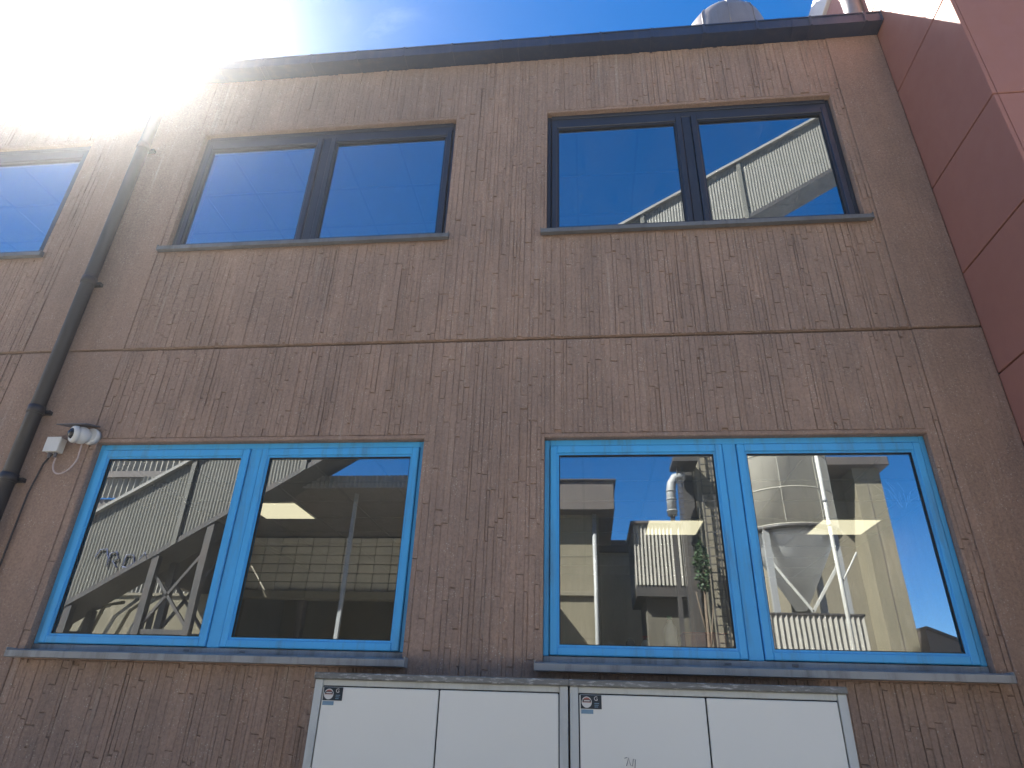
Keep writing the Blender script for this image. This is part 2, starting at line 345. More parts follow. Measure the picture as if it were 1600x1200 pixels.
MB().box(XL, XR - .004, .022, .235, JZ[0], JZ[1]).build('panel_joint', M['dark_gap'], B)
# smooth margins standing flush with the ribs: piers and lintel / jamb bands round each opening
YF = -.014
for (z0, z1) in ((0, JZ[0]), (JZ[1], ZTOP)):
    MB().bbox(2.235, XR - .004, YF, .0, z0, z1, .004).build('pier', M['wall'], B)
    MB().bbox(-4.36, -3.515, YF, .0, z0, z1, .004).build('pier', M['wall'], B)
for a, b, c, d in openings:
    if b < -8: continue
    MB().bbox(a - .004, b + .004, -.013, .0, d, d + .028, .004).build('lintel', M['wall'], B)

# ribs (formliner staves): narrow upright strips of uneven depth
def rib_cols(x0, x1):
    x = x0; o = []
    while x < x1 - .012:
        wd = rnd.choice([.018, .024, .03, .036, .042, .048]) * rnd.uniform(.9, 1.1)
        if x + wd > x1 - .02: wd = x1 - x
        o.append((x, x + wd)); x += wd
    return o
ribs = []
def zones(x0, x1):
    """z-intervals that carry ribs for a column"""
    base = [(0.02, JZ[0] - .004), (JZ[1] + .004, ZTOP - .004)]
    for a, b, c, d in openings:
        if a < (x0 + x1) / 2 < b:
            nb = []
            for (p, q) in base:
                if p < c and q > d: nb += [(p, c - .045), (d + .03, q)]
                else: nb.append((p, q))
            base = nb
    return base
segs = [(-3.51, -3.46), (-3.46, -1.067), (-1.067, -.252), (-.252, 2.141), (2.141, 2.23), (-6.99, -4.60), (-4.60, -4.365), (-7.68, -6.99)]
for s0, s1 in segs:
    for (x0, x1) in rib_cols(s0, s1):
        # slow drift of depth so that neighbouring staves form groups
        for (za, zb) in zones(x0, x1):
            z = za; lastd = 0
            z -= rnd.uniform(0, .2)
            while z < zb:
                ln = rnd.choice([.12, .2, .3, .4, .5, .7, .9]) * rnd.uniform(.8, 1.25)
                a, b = max(z, za), min(z + ln, zb); z += ln
                if b - a < .03: continue
                dep = rnd.choice([.0098, .010, .0101, .0103, .0105, .0112, .0118, .0128, .0148, .0080])
                ribs.append((x0 + rnd.choice([.00005, .00008, .0001, .0012]), x1 - rnd.choice([.00005, .0001, .0001, .0009]), a + .0008, b - rnd.choice([.0001, .0001, .0002, .0025]), dep))
def rib_geo(mb, r):
    """one stave: rough upright strip with wavering edges and a slightly uneven face"""
    x0, x1, z0, z1, d = r
    wv = rnd.choice([.0001, .0004, .0022]); e = min(.006, (x1 - x0) * .22)
    ns = max(1, min(8, int((z1 - z0) / .085))); rows = []
    sl = rnd.uniform(-.0018, .0018); d1 = rnd.choice([.0002, .0004, .0008, .0024]); d2 = rnd.choice([.0002, .0004, .0008, .0035])
    for i in range(ns + 1):
        z = z0 + (z1 - z0) * i / ns; last = i in (0, ns); zz = z + (0 if last else rnd.uniform(-.012, .012))
        a, b = x0 + rnd.uniform(0, wv), x1 - rnd.uniform(0, wv); dd = d + rnd.uniform(-.0014, .0014); n = len(mb.v)
        ez = (.004 if i == 0 else -.004 if i == ns else 0)
        mb.v += [(a, .001, zz), (a, -dd + d1, zz), (a + e, -dd + sl, zz + ez), (b - e, -dd - sl, zz + ez), (b, -dd + d2, zz), (b, .001, zz)]
        rows.append(n)
    for i in range(ns):
        p, q = rows[i], rows[i + 1]
        for k in range(5):
            mb.f.append((p + k, p + k + 1, q + k + 1, q + k)); mb.mi.append(0); mb.sm.append(False)
    p, q = rows[0], rows[-1]
    mb.f.append((p + 5, p + 4, p + 3, p + 2, p + 1, p)); mb.f.append((q, q + 1, q + 2, q + 3, q + 4, q + 5)); mb.mi += [0, 0]; mb.sm += [False, False]
def seen_size(r):
    c = Vector(((r[0] + r[1]) / 2, 0, (r[2] + r[3]) / 2)); d = c - Vector((0, -4, 1.6)); zz = d.dot(f)
    if zz < .1: return 0
    px, py = d.dot(rt) / zz * .6347 * 2, d.dot(up) / zz * .6347 * 2 * 4 / 3
    if abs(px) > .98 or abs(py) > .98: return 0
    if -1.47 < c.x < 1.3 and c.z < 1.8: return 0
    return (r[1] - r[0]) * (r[3] - r[2]) / zz ** 2 / max(.2, (d.length / zz)) * (4 / d.length)
ribs.sort(key=seen_size, reverse=True)
for r in ribs[:300]:
    mb = MB(); rib_geo(mb, r); mb.build('rib', M['rib'], B, fixn=False)
mb = MB()
for r in ribs[300:]: rib_geo(mb, r)
mb.build('ribs_field', M['rib'], B, fixn=False, kind='stuff')

# windows
def window(x0, x1, z0, z1, upper):
    fm = M['dark_frame'] if upper else M['blue']
    yf = .040                       # outer face of the fixed frame
    if upper: fo, st, top, bot, sb = .034, .046, .092, .030, .058
    else: fo, st, top, bot, sb = .034, .045, .042, .050, .050
    cx = (x0 + x1) / 2 - .004; mw = .085 if not upper else .075
    F = MB()
    zb = z0 + bot
    zj = z0 if upper else zb
    for q in ((x0, x0 + fo, zj, z1), (x1 - fo, x1, zj, z1), (x0 + fo, x1 - fo, z1 - top, z1), (cx - mw / 2, cx + mw / 2, zb, z1 - top)):
        F.bbox(q[0], q[1], yf, yf + .075, q[2], q[3], .004)
    if upper:
        F.bbox(x0 + fo, x1 - fo, yf, yf + .075, z0, zb, .004)
        F.bbox(x0 + fo + .001, x1 - fo - .001, yf - .010, yf - .001, z1 - top * .42, z1 - .001, .003)
    W = F.build('window', fm, B, label=('dark framed upper storey window' if upper else 'blue framed ground floor window'))
    if not upper:
        MB().bbox(x0 + .001, x1 - .001, yf - .004, yf + .07, z0, zb - .0015, .003).build('sill_board', M['sub_sill'], W)
    for (a, b) in ((x0 + fo, cx - mw / 2), (cx + mw / 2, x1 - fo)):
        g = .004; a += g; b -= g; c = zb + g; d = z1 - top - g
        S = MB(); ys = yf - .014
        for q in ((a, a + st, c, d), (b - st, b, c, d), (a + st, b - st, d - sb, d), (a + st, b - st, c, c + st)):
            S.bbox(q[0], q[1], ys, ys + .06, q[2], q[3], .005)
        s_ = .012                    # inner step of the sash
        for q in ((a + st, a + st + s_, c + st, d - sb), (b - st - s_, b - st, c + st, d - sb), (a + st + s_, b - st - s_, d - sb - s_, d - sb), (a + st + s_, b - st - s_, c + st, c + st + s_)):
            S.box(q[0], q[1], ys + .012, ys + .055, q[2], q[3])
        S.build('sash', fm, W)
        G = MB(); ga, gb, gc, gd = a + st + s_, b - st - s_, c + st + s_, d - sb - s_
        for q in ((ga, ga + .005, gc, gd), (gb - .005, gb, gc, gd), (ga + .005, gb - .005, gd - .005, gd), (ga + .005, gb - .005, gc, gc + .005)):
            G.box(q[0], q[1], ys + .018, ys + .028, q[2], q[3])
        G.build('gasket', M['gasket'], W)
        gy = ys + .032
        p = MB().box(ga - .004, gb + .004, gy, gy + .006, gc - .004, gd + .004); p.mi[:] = [1, 1, 0, 1, 1, 1]
        p.build('pane', [M['glass_up'] if upper else M['glass'], M['clear']], W)
        if upper:
            MB().box(ga, gb, gy + .010, gy + .022, gd - .012, gd).build('spacer', M['spacer'], W)
    # little drain caps on the bottom rail
    if not upper:
        for dx in (-.16, .2):
            MB().bbox(cx + dx - .018, cx + dx + .018, yf - .010, yf - .0045, z0 + .026, z0 + .036, .003).build('drain_cap', M['slate'], W)
    # projecting metal sill with upturned ends
    s = MB(); ov = .035; yo = -.062 if upper else -.105
    za = z0 + (.0 if not upper else .0)
    n = len(s.v)
    s.v += [(x0 - ov, yo, za - .038), (x1 + ov, yo, za - .038), (x1 + ov, yo, za - .002), (x0 - ov, yo, za - .002), (x0 - ov, -.0225, za + .012), (x1 + ov, -.0225, za + .012), (x0 - ov, -.0225, za - .038), (x1 + ov, -.0225, za - .038)]
    for q in ((0, 1, 2, 3), (3, 2, 5, 4), (0, 6, 7, 1), (0, 3, 4, 6), (1, 7, 5, 2), (4, 5, 7, 6)):
        s.f.append(tuple(n + i for i in q)); s.mi.append(0); s.sm.append(False)
    s.box(x0 + .001, x1 - .001, -.0225, yf + .02, za - .001, za + .012) if upper else s.box(x0 + .001, x1 - .001, -.0225, yf + .004, za - .001, za + .010)
    s.bbox(x0 - ov - .006, x0 - ov, yo - .002, -.022, za - .04, za + .014, .002); s.bbox(x1 + ov, x1 + ov + .006, yo - .002, -.022, za - .04, za + .014, .002)
    s.build('sill', M['sill_dark'] if upper else M['sill'], W)
    return W
wins = {}
for i, (a, b) in enumerate(WX):
    for up_ in (False, True): wins[(i, up_)] = window(a, b, *(ZU if up_ else ZL), up_)
# scratches on the right ground floor pane
s = MB(); r2 = random.Random(3)
for k in range(26):
    an = r2.uniform(.5, 2.6); r0 = r2.uniform(.03, .16); ln = r2.uniform(.03, .1); c = Vector((1.93, .065, 2.80)); cv = r2.uniform(-.3, .3)
    pts = []
    for i in range(5):
        t = an + cv * i / 4; rr = r0 + ln * i / 4; pts.append((c.x + math.cos(t) * rr * .8, c.y + .0015, c.z + math.sin(t) * rr))
    s.tube(pts, .0009, 4)
s.build('scratch', M['sticker_white'], wins[(1, False)], kind='stuff')

# gutter with seams and brackets, roof
gt = MB(); gx0, gx1 = XL - .2, XR - .012
gt.box(gx0, gx1, -.15, -.142, 7.13, 7.235); gt.box(gx0, gx1, -.142, -.0005, 7.13, 7.138); gt.box(gx0, gx1, -.158, -.142, 7.235, 7.247)
gt.box(gx0, gx1, -.0085, -.0005, 7.138, 7.30)
gutter = gt.build('gutter', M['gutter'], B)
x = gx1 - .13
while x > gx0:
    MB().bbox(x - .011, x + .011, -.1625, -.1585, 7.124, 7.25, .002).box(x - .011, x + .011, -.158, -.001, 7.1245, 7.1295).box(x - .011, x + .011, -.158, -.0086, 7.2475, 7.252).build('gutter_bracket', M['gutter'], gutter)
    x -= .46
for x in (1.95, -.55, -3.05):
    MB().box(x - .03, x + .03, -.1545, -.1505, 7.127, 7.236).box(x - .03, x + .03, -.1545, -.001, 7.122, 7.1296).build('gutter_seam', M['gutter'], gutter)
MB().bbox(gx1 + .0005, gx1 + .008, -.165, -.0005, 7.12, 7.26, .002).build('gutter_end_cap', M['gutter'], gutter)
MB().box(XL, XR - .004, .0, 9.0, 7.202, 7.30).build('roof', M['slate'], B)
# rest of the shell
sh = MB(); sh.box(XL, XR - .02, 8.8, 9.0, 0, 7.2); sh.box(XL, XL + .2, .241, 8.8, 0, 7.2); sh.box(3.25, 3.29, .241, 8.8, 0, 7.2); sh.box(XR - .02, 3.29, 8.8, 9.0, 0, 7.2)
sh.build('rear_wall', M['wall'], B)
# interiors
MB().box(XL + .201, 3.249, .241, 6.0, .80, .88).build('floor', M['floor'], B, label='ground storey floor')
MB().box(XL + .201, 3.249, .241, 6.0, 3.60, 3.9).build('ceiling', M['ceiling'], B, label='ground storey ceiling')
MB().box(XL + .201, 3.249, .241, 6.0, 4.0, 4.3).build('floor', M['floor'], B, label='upper storey floor')
MB().box(XL + .201, 3.249, .241, 6.0, 6.80, 6.95).build('ceiling', M['ceiling'], B, label='upper storey ceiling')
MB().box(XL + .201, 3.249, 6.001, 6.1, .0, 7.19).build('back_partition', M['plaster'], B)
MB().box(-4.4, -4.3, .2405, 5.99, .881, 3.599).box(-.72, -.66, .2405, 5.99, .881, 3.599).build('partition', M['plaster'], B, label='partition between the ground storey rooms')
gr = MB()
for k in range(23):
    xx = -10.2 + .6 * k
    if xx < 3.2: gr.box(xx - .012, xx + .012, .25, 5.98, 3.592, 3.5995); gr.box(xx - .012, xx + .012, .25, 5.98, 6.792, 6.7995)
for k in range(9):
    yy = .56 + .6 * k; gr.box(-10.35, 3.24, yy - .012, yy + .012, 3.5905, 3.5915 + .008); gr.box(-10.35, 3.24, yy - .012, yy + .012, 6.7905, 6.7995)
gr.build('ceiling_grid', M['grid'], B)
for (a, b) in WX:      # inner sill boards
    MB().bbox(a + .002, b - .002, .131, .42, 1.955, 1.984, .004).build('inner_sill', M['white'], B)

# downpipe on the left pier
DX, DY = -3.97, -.085
dp = MB(); dp.tube([(DX, DY, .15), (DX, DY, 6.72), (DX, DY, 6.86), (DX, DY - .0, 7.125)], .05, 14)
pipe = dp.build('downpipe', M['pipe'], B)
for z in (1.2, 3.0, 3.52, 4.68, 6.2):
    MB().tube([(DX, DY, z - .03), (DX, DY, z + .03)], .056, 14).box(DX - .075, DX + .075, DY + .035, -.0145, z - .014, z + .014).build('pipe_clamp', M['pipe'], pipe)
MB().tube([(DX, DY, 6.9), (DX, DY, 7.12)], [.055, .075], 14).build('pipe_outlet', M['pipe'], pipe)
MB().tube([(-3.83, -.03, 1.0), (-3.83, -.03, 2.9), (-3.80, -.03, 3.12), (-3.745, -.045, 3.19)], .006, 8).build('conduit', M['pipe'], B)

# ------------------------------------------------------------------ red clad wing on the right
RW = thing('red_clad_wing', 'dark red panel clad wing projecting from the right end of the brown facade', 'building', (5, 0, 0))
X0, YW = 2.68, -.853
rows = [.0, .5, 1.30, 2.10, 2.90, 3.70, 4.50, 5.30, 6.38, 7.40, 8.42]
g = .006
MB().box(X0 + .03, 7.9, YW + .03, -.002, 0, 8.4).box(X0 + .03, X0 + .4, .0, .001, 0, 0.001).build('body', M['joint'], RW)
MB().box(X0 + .62, 7.9, .0, 9.0, 0, 8.4).box(X0 + .03, X0 + .618, .0, 9.0, 7.31, 8.4).build('body', M['joint'], RW, label='rear part of the wing behind the facade line')
for i in range(len(rows) - 1):
    z0, z1 = rows[i] + g, rows[i + 1] - g
    MB().bbox(X0, X0 + .028, YW + .0015, -.004 if z1 < 7.3 else -.004, z0, z1, .003).build('cladding_panel', M['cladding'], RW)
    if z1 > 7.35:
        zz = max(z0, 7.31)
        for ya, yb in ((-.0, 1.39), (1.4, 2.79), (2.8, 4.2)):
            MB().bbox(X0, X0 + .028, ya + .002, yb, zz, z1, .003).build('cladding_panel', M['cladding'], RW)
    x = X0 + .0295
    for k in range(4):
        MB().bbox(x, x + 1.19, YW, YW + .028, z0, z1, .003).build('cladding_panel', M['cladding'], RW); x += 1.2
MB().bbox(X0 - .03, 7.95, YW - .03, 9.0, 8.45, 8.835, .006).build('parapet', M['parapet'], RW)
MB().box(X0 + .04, 7.9, YW + .04, 8.99, 8.401, 8.449).build('parapet_gap', M['dark_gap'], RW)

# ------------------------------------------------------------------ roof things
V = thing('roof_ventilator', 'round domed metal ventilator hood standing on the roof above the gutter', 'ventilator', (1.87, 1.4, 7.3))
MB().lathe((1.87, 1.45, 7.30), [(.30, 0), (.30, 1.60)], 28).build('stack', M['hood'], V)
MB().lathe((1.87, 1.45, 8.87), [(.30, -.1), (.485, -.06), (.49, .0), (.49, .36), (.47, .46), (.41, .57), (.30, .655), (.16, .70), (.02, .715)], 40).build('hood', M['hood'], V)
mb = MB()
for k in range(10):
    t = 2 * math.pi * k / 10 + .2; c_, s_ = math.cos(t), math.sin(t)
    mb.tube([(1.87 + c_ * q[0], 1.45 + s_ * q[0], 8.87 + q[1]) for q in ((.493, .0), (.493, .36), (.474, .465), (.414, .575), (.304, .66), (.16, .706))], .006, 5)
mb.build('seam', M['hood'], V)
VP = thing('roof_flue', 'short brown metal flue pipe behind the gutter end beside the red wing', 'flue pipe', (2.64, .12, 7.3))
MB().lathe((2.64, .12, 7.301), [(.085, 0), (.085, 1.0)], 20).build('pipe', M['hood'], VP)
MB().lathe((2.64, .12, 8.3), [(.12, 0), (.13, .02), (.13, .09), (.05, .16)], 20).build('cowl', M['hood'], VP)

# ------------------------------------------------------------------ security camera, junction box, cable
SC = thing('security_camera', 'small white dome security camera fixed to the pier left of the blue window', 'security camera', (-3.54, 0, 3.32))
c = Vector((-3.50, -.0145, 3.325))
MB().lathe((c.x, c.y, c.z), [(.060, 0), (.060, .03), (.054, .04)], 28, axis='Y').build('mounting_base', M['cam_white'], SC)
bm = bmesh.new(); bmesh.ops.create_uvsphere(bm, u_segments=26, v_segments=16, radius=.062); bmesh.ops.translate(bm, verts=bm.verts, vec=(c.x - .035, c.y - .075, c.z - .012))
MB().add_bm(bm, True).build('housing', M['cam_white'], SC)
dvec = Vector((-.45, -.8, -.15)).normalized(); cc = Vector((c.x - .035, c.y - .075, c.z - .012))
ring = MB().tube([cc + dvec * .030, cc + dvec * .052, cc + dvec * .062], [.063, .060, .052], 26); ring.build('ring', M['cam_white'], SC)
bm = bmesh.new(); bmesh.ops.create_uvsphere(bm, u_segments=22, v_segments=14, radius=.042); bmesh.ops.translate(bm, verts=bm.verts, vec=cc + dvec * .045 + Vector((0, 0, .004)))
MB().add_bm(bm, True).build('lens_dome', M['cam_dark'], SC)
HP = MB().bbox(-3.70, -3.47, -.155, -.0145, 3.405, 3.412, .002)
for i in range(0, len(HP.v)): x_, y_, z_ = HP.v[i]; HP.v[i] = (x_, y_, z_ - (-.0145 - y_) * .25)
HP.build('rain_hood', M['slate'], SC)
JB = thing('junction_box', 'small square cream junction box beside the dome camera on the left pier', 'junction box', (-3.73, 0, 3.26))
MB().bbox(-3.795, -3.69, -.075, -.0145, 3.20, 3.305, .006).build('box', M['cam_white'], JB)
MB().bbox(-3.798, -3.687, -.083, -.0755, 3.197, 3.308, .004).build('lid', M['cam_white'], JB)
for x_ in (-3.765, -3.72):
    MB().tube([(x_, -.045, 3.1995), (x_, -.045, 3.165)], [.013, .010], 10).build('cable_gland', M['slate'], JB)
pts = []
for i in range(17):
    t = math.pi * i / 16; pts.append((-3.635 - .085 * math.cos(t), -.03 - .02 * math.sin(t), 3.165 - .125 * math.sin(t) + .09 * (i / 16 - 1) * 0))
pts = [(-3.72, -.045, 3.17)] + pts + [(-3.545, -.04, 3.20), (-3.54, -.05, 3.26)]
cb = MB().tube(pts, .0055, 8).build('cable', M['cable']); cb['label'] = 'thin looping cable hanging between the junction box and the dome camera'; cb['category'] = 'cable'

# ------------------------------------------------------------------ distribution cabinets
def text_mesh(name, s, size, loc, mat, parent):
    cu = bpy.data.curves.new(name, 'FONT'); cu.body = s; cu.size = size; cu.extrude = .0002; cu.align_x = 'CENTER'; cu.align_y = 'CENTER'
    t = bpy.data.objects.new(name, cu); me = bpy.data.meshes.new_from_object(t); bpy.data.objects.remove(t)
    me.materials.clear(); me.materials.append(mat); me.transform(Matrix.Translation(loc) @ Matrix.Rotation(R(90), 4, 'X'))
    o = bpy.data.objects.new(name, me); col.objects.link(o); o.parent = parent; o.matrix_parent_inverse = parent.matrix_basis.inverted(); return o
def cabinet(x0, x1, label, mid, scrib=False):
    K = thing('distribution_cabinet', label, 'cabinet', ((x0 + x1) / 2, -.2, 0), 'white distribution cabinets under the windows')
    yf = -.35; zt = 1.768
    MB().box(x0 + .012, x1 - .012, yf + .03, -.024, .05, 1.765).build('body', M['cabinet_frame'], K)
    MB().bbox(x0 - .006, x1 + .006, yf - .014, -.024, 1.776, 1.808, .005).build('cap', M['cabinet_cap'], K)
    fr = MB(); pw = .042
    for a, b, z0, z1 in ((x0, x0 + pw, .03, 1.775), (x1 - pw, x1, .03, 1.775), (x0 + pw, x1 - pw, .03, .12)):
        fr.bbox(a, b, yf, yf + .029, z0, z1, .003)
    fr.build('door_frame', M['cabinet_frame'], K)
    MB().bbox(x0 + pw, x1 - pw, yf + .008, yf + .029, zt - .022, 1.7755, .003).build('head_rail', M['cabinet_frame'], K)
    MB().box(x0 + pw, x1 - pw, yf + .022, yf + .0295, .12, zt - .022).build('door_gap', M['dark_gap'], K)
    for i, (a, b) in enumerate(((x0 + pw + .006, mid - .004), (mid + .004, x1 - pw - .006))):
        D = MB().bbox(a, b, yf + .001, yf + .021, .13, zt - .028, .004).build('door', M['cabinet'], K)
        if i:
            MB().bbox(a + .03, a + .065, yf - .012, yf + .0005, .95, 1.08, .004).build('handle', M['slate'], D)
    # sticker: navy card with a round emblem, plus a smaller strip below
    sx, sz = x0 + pw + .012, zt - .103
    st = MB().box(sx, sx + .104, yf - .0008, yf + .0009, sz + .010, sz + .073).build('sticker', M['navy'], K)
    cx, cz = sx + .03, sz + .040
    def disc(r, y, a0, a1, mat, nm):
        n = 20; vs = [(cx + r * math.cos(a0 + (a1 - a0) * i / n), y, cz + r * math.sin(a0 + (a1 - a0) * i / n)) for i in range(n + 1)]
        m_ = MB(); m_.quad(*vs); m_.build(nm, mat, st)
    disc(.0255, yf - .0011, 0, 2 * math.pi * .999, M['sticker_white'], 'emblem')
    disc(.0215, yf - .0014, R(-5), R(185), M['sticker_red'], 'emblem')
    MB().box(cx - .021, cx + .021, yf - .0018, yf - .0015, cz + .002, cz + .012).build('emblem', M['navy'], st)
    MB().box(cx - .014, cx + .015, yf - .0021, yf - .0019, cz + .004, cz + .009).build('emblem', M['sticker_white'], st)
    text_mesh('lettering', 'G', .028, Vector((sx + .076, yf - .0012, sz + .056)), M['sticker_white'], st)
    for q in range(3):
        MB().box(sx + .068, sx + .092 - q * .003, yf - .0011, yf - .0009, sz + .034 - q * .008, sz + .037 - q * .008).build('print_line', M['sticker_blue'], st)
    MB().box(sx + .002, sx + .062, yf - .0008, yf + .0009, sz - .012, sz + .007).build('sticker', M['sticker_blue'], K)
    for q in range(5):
        pass
    if scrib:
        m_ = MB(); zz = 1.435
        m_.tube([(.178, yf, zz + .0), (.19, yf, zz + .035), (.197, yf, zz + .005), (.207, yf, zz + .0), (.212, yf, zz + .03), (.222, yf, zz + .028), (.215, yf, zz - .03)], .0016, 5)
        m_.tube([(.17, yf, zz + .032), (.184, yf, zz + .036)], .0016, 5)
        m_.build('scribble', M['slate'], K)
    return K
cabinet(-1.432, -.100, 'left white double door distribution cabinet, standing between the two blue windows', -.762)
cabinet(-.090, 1.250, 'right white double door distribution cabinet with a small scribble, under the right blue window', .580, True)

# ------------------------------------------------------------------ lamps and items inside
def lamp(x, y, label, z=3.6):
    K = thing('ceiling_light', label, 'ceiling light', (x, y, z), 'square panel lights on the ceiling inside')
    MB().bbox(x - .3, x + .3, y - .3, y + .3, z - .022, z - .0105, .003).build('housing', M['white'], K)
    MB().box(x - .282, x + .282, y - .282, y + .282, z - .026, z - .0225).build('diffuser', M['lamp'], K)
lamp(-3.31, 2.65, 'lit square ceiling light seen through the left blue window')
lamp(.98, 3.28, 'lit square ceiling light behind the left pane of the right blue window')
lamp(2.76, 3.24, 'lit square ceiling light behind the right pane of the right blue window')
bt = thing('plastic_bottle', 'white plastic bottle with green cap on the inner sill of the right window', 'bottle', (.495, .172, 1.985))
MB().lathe((.495, .172, 1.985), [(.036, 0), (.038, .01), (.038, .13), (.034, .15), (.016, .175), (.014, .1905)], 20).build('body', M['white'], bt)
MB().lathe((.495, .172, 2.176), [(.016, 0), (.016, .022)], 14).build('cap', M['green_cap'], bt)
bt = thing('soap_bottle', 'small round white bottle with a dark red pump on the inner sill', 'bottle', (.345, .172, 1.985))
MB().lathe((.345, .172, 1.985), [(.024, 0), (.027, .02), (.027, .05), (.018, .068), (.008, .075)], 18).build('body', M['white'], bt)
MB().lathe((.345, .172, 2.0605), [(.008, 0), (.008, .012), (.018, .014), (.018, .022)], 12).build('pump', M['red_tray'], bt)
bt = thing('dark_pot', 'low dark round pot left of the small white bottle on the inner sill', 'pot', (.26, .172, 1.985))
MB().lathe((.26, .172, 1.985), [(.022, 0), (.03, .035), (.03, .06), (.024, .07)], 18).build('body', M['cam_dark'], bt)
MB().lathe((.26, .172, 2.0555), [(.02, 0), (.02, .006), (.006, .014)], 12).build('lid', M['cam_dark'], bt)
bt = thing('glass_jar', 'tiny silvery jar at the left of the items on the inner sill', 'jar', (.145, .172, 1.985))
MB().lathe((.145, .172, 1.985), [(.016, 0), (.018, .04), (.014, .05)], 16).build('body', M['zinc'], bt)
MB().lathe((.145, .172, 2.0355), [(.016, 0), (.016, .014)], 16).build('lid', M['zinc'], bt)
tr = thing('red_tray', 'shallow red brown tray lying on the inner sill right of the bottles', 'tray', (.69, .28, 1.985))
t_ = MB(); t_.bbox(.57, .81, .15, .30, 1.985, 2.012, .003)
for q in ((.57, .81, .15, .158), (.57, .81, .292, .30), (.57, .578, .158, .292), (.802, .81, .158, .292)): t_.bbox(q[0], q[1], q[2], q[3], 2.0125, 2.098, .003)
t_.build('tray_body', M['red_tray'], tr)
MB().bbox(.562, .818, .142, .31, 2.0985, 2.108, .003).build('rim', M['red_tray'], tr)

# ================================================================== the yard behind the camera, seen mirrored in the panes
# inclined conveyor gallery
GA = thing('conveyor_gallery', 'long inclined corrugated conveyor gallery with blue painted squiggles, mirrored in the windows', 'conveyor', (-8.4, -7.8, 0))
sl = .636; gz = lambda x: 3.96 + (x + 8.44) * sl
gx0, gx1, gy0, gy1 = -13.6, 6.9, -8.2, -7.5
corrugated(MB(), gx0, gx1, gy1, 0, 0, .065, .006, lambda x: (gz(x) + .12, gz(x) + 1.72)).build('side_cladding', M['corr_dull'], GA, fixn=False)
corrugated(MB(), gx0, gx1, gy0, 0, 0, .065, .006, lambda x: (gz(x) + .12, gz(x) + 1.72)).build('side_cladding', M['corr_dull'], GA, fixn=False)
def slope_box(x0, x1, y0, y1, dz0, dz1):
    m = MB(); n = 0
    m.v += [(x0, y0, gz(x0) + dz0), (x1, y0, gz(x1) + dz0), (x1, y1, gz(x1) + dz0), (x0, y1, gz(x0) + dz0), (x0, y0, gz(x0) + dz1), (x1, y0, gz(x1) + dz1), (x1, y1, gz(x1) + dz1), (x0, y1, gz(x0) + dz1)]
    for q in ((0, 3, 2, 1), (4, 5, 6, 7), (0, 1, 5, 4), (1, 2, 6, 5), (2, 3, 7, 6), (3, 0, 4, 7)): m.f.append(q); m.mi.append(0); m.sm.append(False)
    return m
slope_box(gx0, gx1, gy0 - .03, gy1 + .03, 0, .11).build('underside', M['dark_steel'], GA)
slope_box(gx0, gx1, gy0 - .08, gy1 + .08, 1.73, 1.80).build('roof_sheet', M['corr'], GA)
for k in range(9):
    x_ = gx0 + 1.2 + k * 2.3
    slope_box(x_, x_ + .09, gy1 + .02, gy1 + .05, .0, 1.72).build('side_strut', M['corr_dull'], GA)
for x_, w_ in ((-8.05, .95), (-10.4, .9)):
    K = thing('trestle', ('left' if x_ < -9 else 'right') + ' dark steel trestle carrying the low end of the conveyor gallery', 'trestle', (x_, -7.85, 0), 'steel trestles under the conveyor')
    for yy in (-8.15, -7.55):
        for xx in (x_, x_ + w_):
            MB().bar((xx, yy, 0), (xx, yy, gz(xx) - .01), .13, .13).build('leg', M['dark_steel'], K)
        MB().bar((x_, yy, 2.9), (x_ + w_, yy, gz(x_ + w_) - .5), .05).bar((x_ + w_, yy, 2.9), (x_, yy, gz(x_) - .3), .05).build('brace', M['dark_steel'], K)
        MB().bar((x_, yy, 2.85), (x_ + w_, yy, 2.85), .08).build('crossbeam', M['dark_steel'], K)

# open shed with block wall
OS = thing('open_shed', 'open shed with flat corrugated canopy over a concrete block wall, mirrored in left window', 'shed', (-6, -10, 0))
MB().box(-9.2, -1.9, -12.2, -8.1, 5.76, 5.80).build('canopy_underside', M['fascia'], OS)
corrugated(MB(), -9.2, -3.0, -8.05, 5.70, 5.96, .09, .02).build('canopy_edge', M['corr_pale'], OS, fixn=False)
MB().box(-9.2, -1.9, -12.2, -8.08, 5.90, 5.95).build('roof_sheet', M['corr'], OS)
MB().box(-9.2, -1.9, -12.5, -12.26, 4.32, 5.75).build('wall', M['fascia'], OS)
me = None; nb = 0
for r_ in range(6):
    z0 = 4.40 + r_ * .225
    for k in range(17):
        x_ = -9.15 + k * .425 + (.21 if r_ % 2 * 0 else 0)
        b_ = MB().bbox(0, .404, -.06, 0, 0, .205, .008) if me is None else None
        if me is None: o = b_.build('block', M['block'], OS); me = o.data
        else: o = bpy.data.objects.new('block', me); col.objects.link(o); o.parent = OS
        o.matrix_parent_inverse = Matrix(); o.location = Vector((x_, -12.2 + rnd.uniform(-.004, .004), z0)) - OS.location
MB().box(-9.2, -1.9, -12.4, -12.05, 4.20, 4.37).build('lintel_beam', M['beige_dull'], OS)
MB().box(-9.2, -1.9, -15.6, -15.4, 0, 5.9).build('rear_wall', M['beige_dull'], OS)
for x_ in (-8.9, -7.2, -3.6):
    MB().box(x_, x_ + .16, -12.5, -12.3, 0, 4.19).build('pillar', M['fascia'], OS)
MB().box(-9.2, -9.05, -15.4, -12.5, 0, 5.7).box(-2.05, -1.9, -15.4, -12.5, 0, 5.7).box(-9.2, -1.9, -15.39, -12.25, 5.76, 5.85).build('side_wall', M['fascia'], OS)
MB().box(-9.36, -9.21, -12.3, -8.4, 4.1, 5.74).build('sun_screen', M['fascia'], OS)  # screen added to keep leaking sun off the end blocks
